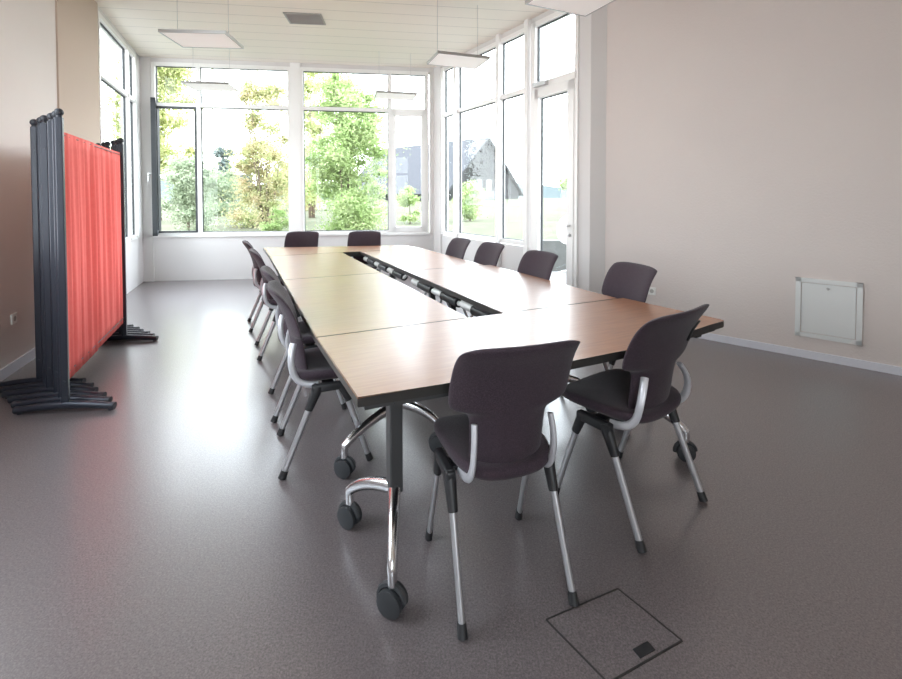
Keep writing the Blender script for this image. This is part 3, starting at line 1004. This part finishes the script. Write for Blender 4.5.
struct(from_bm('hill', bm, M['hill'], smooth=True), 'hazy wooded hill on the horizon', 'hill')

# white garden table seen through the door
t = thing('garden_table', 'white round bistro table with its top tipped upright, outside the glazed door', 'garden table', (2.33, 8.75, -0.14), R(-52))
bm = NB(); bmesh.ops.create_cone(bm, cap_ends=True, segments=40, radius1=0.29, radius2=0.29, depth=0.03, matrix=Matrix.Translation((0, -0.05, 0.90)) @ Matrix.Rotation(R(82), 4, 'X'))
from_bm('table_top', bm, M['white'], t, angle=40)
bm = NB(); cyl(bm, (0, 0, 0.02), (0, 0, 0.86), 0.025); box(bm, (0, -0.01, 0.86), (0.16, 0.05, 0.06), bevel=0.006); from_bm('stem', bm, M['white'], t, angle=40)
bm = NB()
for k in range(3):
    a = R(90 + 120 * k); tube(bm, bez((0, 0, 0.10), (0.15 * math.cos(a), 0.15 * math.sin(a), 0.09), (0.27 * math.cos(a), 0.27 * math.sin(a), 0.015), 5), 0.015, 8)
from_bm('base', bm, M['white'], t, angle=40)

# barn with a slate roof
def barn(name, label, loc, rz, Lx, Ly, eave, ridge, cat='building', walls='timber', hip=0.0):
    t = thing(name, label, cat, loc, rz)
    bm = NB()
    pr = [(-Lx / 2, 0), (Lx / 2, 0), (Lx / 2, eave), (0, ridge), (-Lx / 2, eave)]
    f = [bm.verts.new((x, -Ly / 2, z)) for x, z in pr]; b2 = [bm.verts.new((x, Ly / 2, z)) for x, z in pr]
    bm.faces.new(f); bm.faces.new(b2[::-1])
    for i in range(5):
        j = (i + 1) % 5; bm.faces.new((f[i], b2[i], b2[j], f[j]))
    from_bm('wall', bm, M[walls], t)
    bm = NB()
    for s in (-1, 1):
        e0 = Vector((s * (Lx / 2 + 0.5), 0, eave - 0.5 * (ridge - eave) / (Lx / 2))); r0 = Vector((0, 0, ridge))
        n = Vector((s * (ridge - eave), 0, Lx / 2)).normalized() * 0.22
        vs = []
        for y in (-Ly / 2 - 0.4, Ly / 2 + 0.4):
            vs.append([bm.verts.new(v + Vector((0, y, 0))) for v in (e0 + n * 0.1, r0 + n * 0.1, r0 + n, e0 + n)])
        a, c = vs
        bm.faces.new(a); bm.faces.new(c[::-1])
        for i in range(4):
            j = (i + 1) % 4; bm.faces.new((a[i], c[i], c[j], a[j]))
    from_bm('roof', bm, M['slate'], t)
    return t
b1 = barn('barn', 'big grey barn with slate roof seen through the right bay windows', (-2.3, 52.0, 1.15), R(48), 12.0, 16, 0.9, 6.3)
for (x, z, w_, h_) in ((-1.2, 1.4, 0.9, 1.5), (0.4, 1.4, 0.9, 1.5), (1.9, 1.3, 0.9, 1.3), (-0.4, 0.5, 5.5, 0.9)):
    bm = NB(); box(bm, (x, -8.02, z), (w_, 0.08, h_)); f = from_bm('window', bm, M['render'] if z > 1 else M['darkpane'], b1)
    if z > 1:
        bm = NB(); box(bm, (x, -8.07, z), (w_ - 0.25, 0.04, h_ - 0.25)); from_bm('pane', bm, M['darkpane'], f)
b3 = barn('house', 'white house half hidden by trees beyond the left back window', (-40.5, 80, 0.9), R(75), 6, 8, 2.6, 4.4, walls='render')
for x in (-2.5, 0, 2.5):
    bm = NB(); box(bm, (-3.05, x, 1.6), (0.08, 0.9, 1.1)); from_bm('window', bm, M['darkpane'], b3)

# trees
def leaves(name, blobs, n, size, m, parent, seed):
    rng = np.random.default_rng(seed)
    wts = np.array([b[3] * b[4] * b[5] for b in blobs]) ** 0.8
    which = rng.choice(len(blobs), n, p=wts / wts.sum())
    B = np.array(blobs, float)[which]
    v = rng.normal(size=(n, 3)); v /= np.linalg.norm(v, axis=1)[:, None]
    r = np.abs(rng.normal(0, 0.62, n))                        # airy: dense inside, thinning outwards
    c = B[:, :3] + v * r[:, None] * B[:, 3:6]
    a = rng.normal(size=(n, 3)); a /= np.linalg.norm(a, axis=1)[:, None]
    q = rng.normal(size=(n, 3)); q -= a * (q * a).sum(1)[:, None]; q /= np.linalg.norm(q, axis=1)[:, None]
    s = size * rng.uniform(0.6, 1.35, n)[:, None]
    P = np.stack([c - a * s, c + q * s * 0.42, c + a * s, c - q * s * 0.42], 1).reshape(-1, 3)
    me = bpy.data.meshes.new(name)
    me.vertices.add(4 * n); me.vertices.foreach_set('co', P.astype(np.float32).ravel())
    me.loops.add(4 * n); me.loops.foreach_set('vertex_index', np.arange(4 * n, dtype=np.int32))
    me.polygons.add(n); me.polygons.foreach_set('loop_start', np.arange(0, 4 * n, 4, dtype=np.int32))
    me.update(calc_edges=True)
    return link(name, me, m, parent)

def tree(name, label, x, y, h, spread, kind, n, leaf, seed, base=0.25, stems=1, nb=16, cat='tree', group=None):
    rng = random.Random(seed)
    z0 = ground_z(x, y) if y > 9.4 else -0.1
    t = thing(name, label, cat, (x, y, z0), 0, group)
    bm = NB(); blobs = []
    tops = []
    for k in range(stems):
        sx, sy = (rng.uniform(-1, 1) * spread * 0.28, rng.uniform(-1, 1) * spread * 0.28) if stems > 1 else (0, 0)
        ex, ey = sx * 2.2 + rng.uniform(-0.2, 0.2), sy * 2.2
        pts = bez((sx * 0.4, sy * 0.4, -0.1), (sx, sy, h * 0.45), (ex, ey, h * rng.uniform(0.82, 0.96)), 7)
        r = 0.02 * h / (stems ** 0.5)
        tube(bm, pts, [r * (1 - 0.85 * i / 7) for i in range(8)], 8)
        for b_ in range(6 if stems < 3 else 3):
            tt = rng.uniform(0.35, 0.9); p = pts[int(tt * 7)]
            ang = rng.uniform(0, 6.28); ln = spread * rng.uniform(0.4, 0.85) * (1.1 - tt * 0.6)
            e_ = p + Vector((math.cos(ang) * ln, math.sin(ang) * ln, ln * rng.uniform(0.1, 0.6)))
            tube(bm, bez(p, (p + e_) / 2 + Vector((0, 0, 0.1 * ln)), e_, 4), [r * 0.4 * (1 - 0.17 * i) for i in range(5)], 6)
            tops.append(e_)
        tops.append(pts[-1])
    from_bm('trunk', bm, M['bark'], t, smooth=True)
    for k in range(nb):
        tz = rng.uniform(base, 0.93)
        wid = spread * (0.35 + 0.65 * math.sin(math.pi * min(1, (tz - base) / (1 - base) * 0.8 + 0.18)))
        ang = rng.uniform(0, 6.28); rr = wid * rng.uniform(0.1, 0.85)
        s_ = spread * rng.uniform(0.28, 0.5)
        blobs.append((math.cos(ang) * rr, math.sin(ang) * rr, tz * h, s_, s_, s_ * rng.uniform(0.5, 0.9)))
    for e_ in tops:
        s_ = spread * rng.uniform(0.16, 0.30)
        blobs.append((e_.x, e_.y, e_.z, s_, s_, s_ * 0.8))
    leaves('foliage', blobs, n, leaf, LEAF[kind], t, seed)
    return t
def ux(u, y): return (u - 451) / 450.0 * y
G = 'trees and shrubs outside the windows'
tree('tree', 'large yellow green tree overhanging the left edge of the left back window', ux(158, 18), 18, 7.0, 1.9, 'yellow', 32000, 0.075, 3, base=0.30, nb=44, group=G)
tree('shrub', 'pale sage green shrub below the yellow green tree in the left back window', ux(188, 11.8), 11.8, 2.1, 0.85, 'sage', 20000, 0.042, 5, base=0.02, nb=36, cat='shrub', group=G)
tree('tree', 'dark blue green tree far away in the left back window', ux(223, 70), 70, 8.6, 2.6, 'dark', 9000, 0.30, 8, base=0.1, nb=22, group=G)
tree('conifer', 'narrow dark conifer far away beside the white house', ux(247, 38), 38, 4.9, 0.6, 'dark', 4000, 0.14, 9, base=0.1, nb=18, cat='tree', group=G)
tree('tree', 'slender young tree with rust tinted leaves in the left back window', ux(266, 15.0), 15.0, 5.0, 1.35, 'rust', 34000, 0.046, 12, base=0.03, stems=6, nb=44, group=G)
tree('shrub', 'low bushy shrub at the foot of the slender young tree', ux(281, 10.6), 10.6, 0.75, 0.42, 'green', 5000, 0.03, 14, base=0.05, nb=14, cat='shrub', group=G)
tree('tree', 'dense bright green tree filling the right back window', ux(349, 11.6), 11.6, 4.2, 1.16, 'green', 60000, 0.044, 21, base=0.0, stems=5, nb=70, group=G)
tree('tree', 'tall light green tree at the left side of the right back window', ux(310, 19.5), 19.5, 7.2, 1.0, 'yellow', 16000, 0.06, 23, base=0.1, stems=3, nb=36, group=G)
tree('shrub', 'small green shrub seen through the casement of the right back window', ux(410, 16), 16, 1.25, 0.55, 'green', 6000, 0.045, 25, base=0.05, nb=14, cat='shrub', group=G)
tree('shrub', 'bright green bush on the slope before the barn', ux(470, 17), 17, 1.5, 0.7, 'green', 12000, 0.045, 27, base=0.0, nb=18, cat='shrub', group=G)
tree('shrub', 'olive green hedge bush behind the rust tinted young tree', ux(222, 23), 23, 2.2, 1.4, 'sage', 20000, 0.06, 31, base=0.0, nb=30, cat='shrub', group=G)
tree('shrub', 'long olive bush behind the bright green tree', ux(296, 27), 27, 2.7, 1.9, 'rust', 20000, 0.07, 33, base=0.0, nb=30, cat='shrub', group=G)
tree('tree', 'pale tree outside the left bay window', -11.5, 13.4, 4.2, 1.5, 'sage', 12000, 0.08, 35, base=0.1, nb=24, group=G)
tree('tree', 'distant green tree right of the barn through the glazed door', ux(567, 70), 70, 3.6, 1.8, 'green', 2500, 0.3, 37, base=0.1, nb=10, group=G)

# ------------------------------------------------------------------ sky portals in the window openings (guide the daylight, give none)
def portal(P, Q, z0, z1):
    mx_, my_ = (P[0] + Q[0]) / 2, (P[1] + Q[1]) / 2
    ld = bpy.data.lights.new('daylight_portal', 'AREA'); ld.shape = 'RECTANGLE'
    ld.size = dist(P, Q); ld.size_y = z1 - z0
    ld.cycles.is_portal = True
    o = bpy.data.objects.new('daylight_portal', ld); COL.objects.link(o)
    d = Vector((Q[0] - P[0], Q[1] - P[1], 0)).normalized(); n_out = Vector((-d.y, d.x, 0))
    o.location = Vector((mx_, my_, (z0 + z1) / 2)) + n_out * 0.20
    zax = n_out; xax = d; yax = zax.cross(xax)
    o.rotation_euler = Matrix((xax, yax, zax)).transposed().to_euler()
portal(PB0, PB1, SILL, WTOP)
portal(PB1, PR2, 0.1, WTOP)
portal(PL2, Lk(1.78), SILL, WTOP)
portal(LW0, LW1, 0.9, 3.4)
portal(RW0, RW1, 0.9, 3.0)
